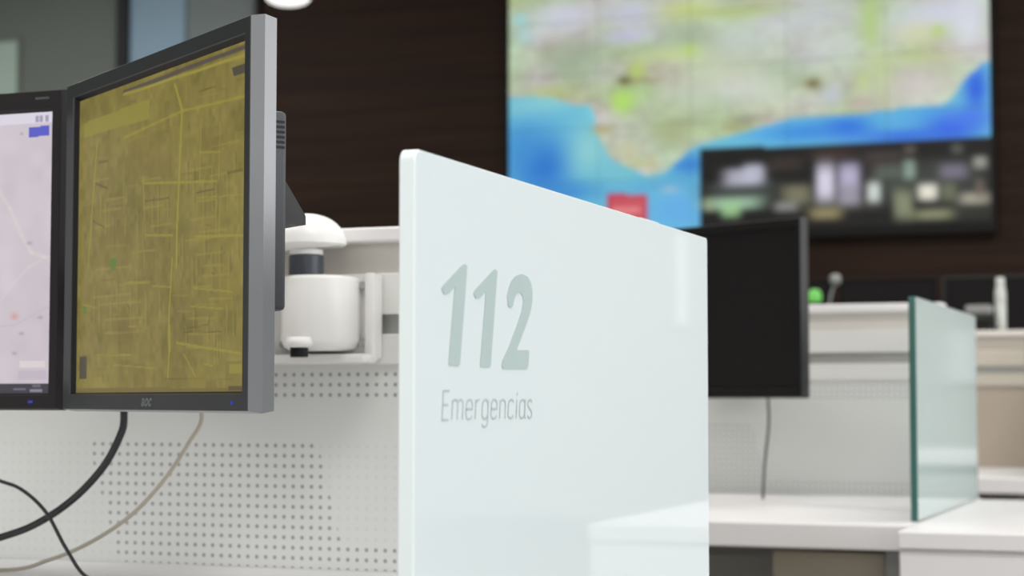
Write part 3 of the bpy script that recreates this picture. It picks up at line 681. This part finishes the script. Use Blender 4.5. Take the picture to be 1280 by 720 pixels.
cable([(-0.876, 3.70, 1.02), (-0.878, 3.74, 0.96), (-0.8809, 3.75, 0.9433), (-0.8797, 3.75, 0.8912), (-0.8887, 3.75, 0.81), (-0.8925, 3.75, 0.7484), (-0.8928, 3.75, 0.739)], 0.0028, M['cable_grey'], 'thin grey cable hanging below the switched-off black monitor')

# ------------------------------------------------------------------ far desks: cabinet, small things, dark monitors
cab = thing('cabinet', 'low dark cabinet behind the far beige back screen', 'cabinet', (-1.0, 6.5, 0))
link('carcass', B(-1.3, 0.58, -0.2, 0.2, 0.05, 1.145, 0.004), M['black'], cab)
link('top', B(-1.32, 0.6, -0.215, 0.215, 1.1455, 1.17, 0.003), M['black'], cab)
for k in range(4):
    d = link('door', B(-1.29 + k * 0.467, -0.832 + k * 0.467, -0.215, -0.201, 0.07, 1.13, 0.002), M['black'], cab)
    link('handle', B(-0.87 + k * 0.467, -0.855 + k * 0.467, -0.228, -0.2155, 0.55, 0.70, 0.002), M['metal_leg'], d)
link('plinth', B(-1.28, 0.56, -0.19, 0.19, 0, 0.05), M['black'], cab)
bt = thing('bottle', 'slim pale bottle standing above the far beige back screen', 'bottle', (-0.723, 6.5, 1.1705))
auto_smooth(link('body', lathe(bmesh.new(), 0, 0, [(0.016, 0), (0.019, 0.004), (0.019, 0.09), (0.0175, 0.095), (0.019, 0.1), (0.019, 0.135), (0.014, 0.155)]), M['bottle'], bt))
auto_smooth(link('cap', lathe(bmesh.new(), 0, 0, [(0.0145, 0.155), (0.015, 0.158), (0.015, 0.178), (0.012, 0.184)]), M['bottle'], bt))
ph = thing('desk_phone', 'dark desk phone with a pale grey handset, left of the slim bottle', 'phone', (-0.795, 6.47, 1.1705))
link('base', prism_x(bmesh.new(), [(-0.07, 0), (-0.07, 0.02), (0.06, 0.055), (0.06, 0)], -0.05, 0.05), M['black'], ph)
link('handset', B(-0.04, 0.05, -0.03, 0.03, 0.056, 0.09, 0.01, 3), M['grey_plastic'], ph)
bl_ = thing('status_light', 'small glowing green light right of the switched-off black monitor', 'light', (-1.357, 6.5, 1.1705))
link('post', lathe(bmesh.new(), 0, 0, [(0.03, 0), (0.03, 0.008), (0.008, 0.014), (0.008, 0.112)], 20), M['black'], bl_)
link('dome', lathe(bmesh.new(), 0, 0, [(0.02, 0.1125), (0.024, 0.12), (0.025, 0.135), (0.020, 0.15), (0.010, 0.158)], 24), M['green_led'], bl_, True)
mc = thing('microphone', 'small round grey microphone on a thin stem beside the green light', 'microphone', (-1.29, 6.5, 1.1705))
link('stem', tube(bmesh.new(), [(-0.02, 0, 0.01), (-0.018, 0, 0.08), (-0.008, 0, 0.14), (0.004, 0, 0.175)], 0.004), M['grey_plastic'], mc, True)
link('foot', lathe(bmesh.new(), -0.02, 0, [(0.028, 0), (0.028, 0.008), (0.012, 0.014)], 20), M['black'], mc)
link('head', lathe(bmesh.new(), 0.006, 0, [(0.008, 0.17), (0.018, 0.176), (0.021, 0.19), (0.018, 0.203), (0.008, 0.21)], 20), M['grey_plastic'], mc, True)
for (xa, xb, f, lab) in ((-1.71, -1.485, 'dead', 'dark monitor behind the green light, leftmost of the far row'), (-1.468, -1.078, 'dead', 'wide dark monitor at the middle of the far row'), (-1.058, -0.62, 'bezel_grey', 'dark greenish grey monitor at the right end of the far row')):
    w = xb - xa
    t = make_monitor(lab, ((xa + xb) / 2, 7.5, 1.165), 0.0, W=w, H=0.262, front=f, side='dead', bl=0.012, br=0.012, bt=0.012, bb=0.014, group='far row of dark monitors', mount=False)
    link('stand', box(box(B(-0.025, 0.025, 0.0255, 0.045, -0.4, 0.14, 0.004), -0.10, 0.10, -0.08, 0.10, -0.4265, -0.414, 0.003), -0.03, 0.03, 0.015, 0.055, -0.415, -0.39, 0.003), M['black'], t)

# ------------------------------------------------------------------ light
def area(name, loc, size, power, rot=(0, 0, 0), col=(1, 1, 1)):
    l = bpy.data.lights.new(name, 'AREA'); l.shape = 'RECTANGLE'; l.size, l.size_y = size; l.energy = power; l.color = col
    o = bpy.data.objects.new(name, l); COL.objects.link(o); o.location = loc; o.rotation_euler = rot; return o
for (x, y, p) in ((-3.0, 0.0, 90), (1.0, 0.0, 90), (-3.0, 4.0, 90), (1.0, 4.0, 90), (-4.5, 8.0, 80), (1.0, 10.0, 170), (-9.5, 10.5, 160)):
    area('ceiling_light', (x, y, 5.1), (2.4, 1.2), p, (0, 0, 0), (1, 0.985, 0.96))
area('fill_right', (4.9, 2.5, 1.6), (3.0, 7.0), 262, (0, PI / 2, 0), (0.96, 0.98, 1.0))  # added fill to brighten the lettered glass; the right wall is closed
area('fill_rear', (-1.5, -3.9, 1.8), (9.0, 3.4), 170, (PI / 2, 0, 0), (0.97, 0.985, 1.0))  # added frontal fill from behind the camera; no opening in that wall
w = bpy.data.worlds.new('World'); S.world = w; w.use_nodes = True
w.node_tree.nodes['Background'].inputs[0].default_value = (0.9, 0.95, 1, 1); w.node_tree.nodes['Background'].inputs[1].default_value = 0.3

# ------------------------------------------------------------------ camera
cam = bpy.data.cameras.new('camera'); co = bpy.data.objects.new('camera', cam); COL.objects.link(co)
cam.sensor_width = 36.0; cam.lens = 2338.0 / 1280 * 36.0
co.location = (0, 0, 0.94); co.rotation_euler = (PI / 2 + math.atan(140 / 2338.0), 0, math.radians(21.0))
cam.clip_start = 0.05; cam.clip_end = 60
cam.dof.use_dof = True; cam.dof.focus_distance = 1.66; cam.dof.aperture_fstop = cam.lens / 9.0
S.camera = co
S.view_settings.view_transform = 'Standard'; S.view_settings.look = 'None'; S.view_settings.gamma = 1.0; S.view_settings.use_curve_mapping = False
S.view_settings.exposure = 0.0
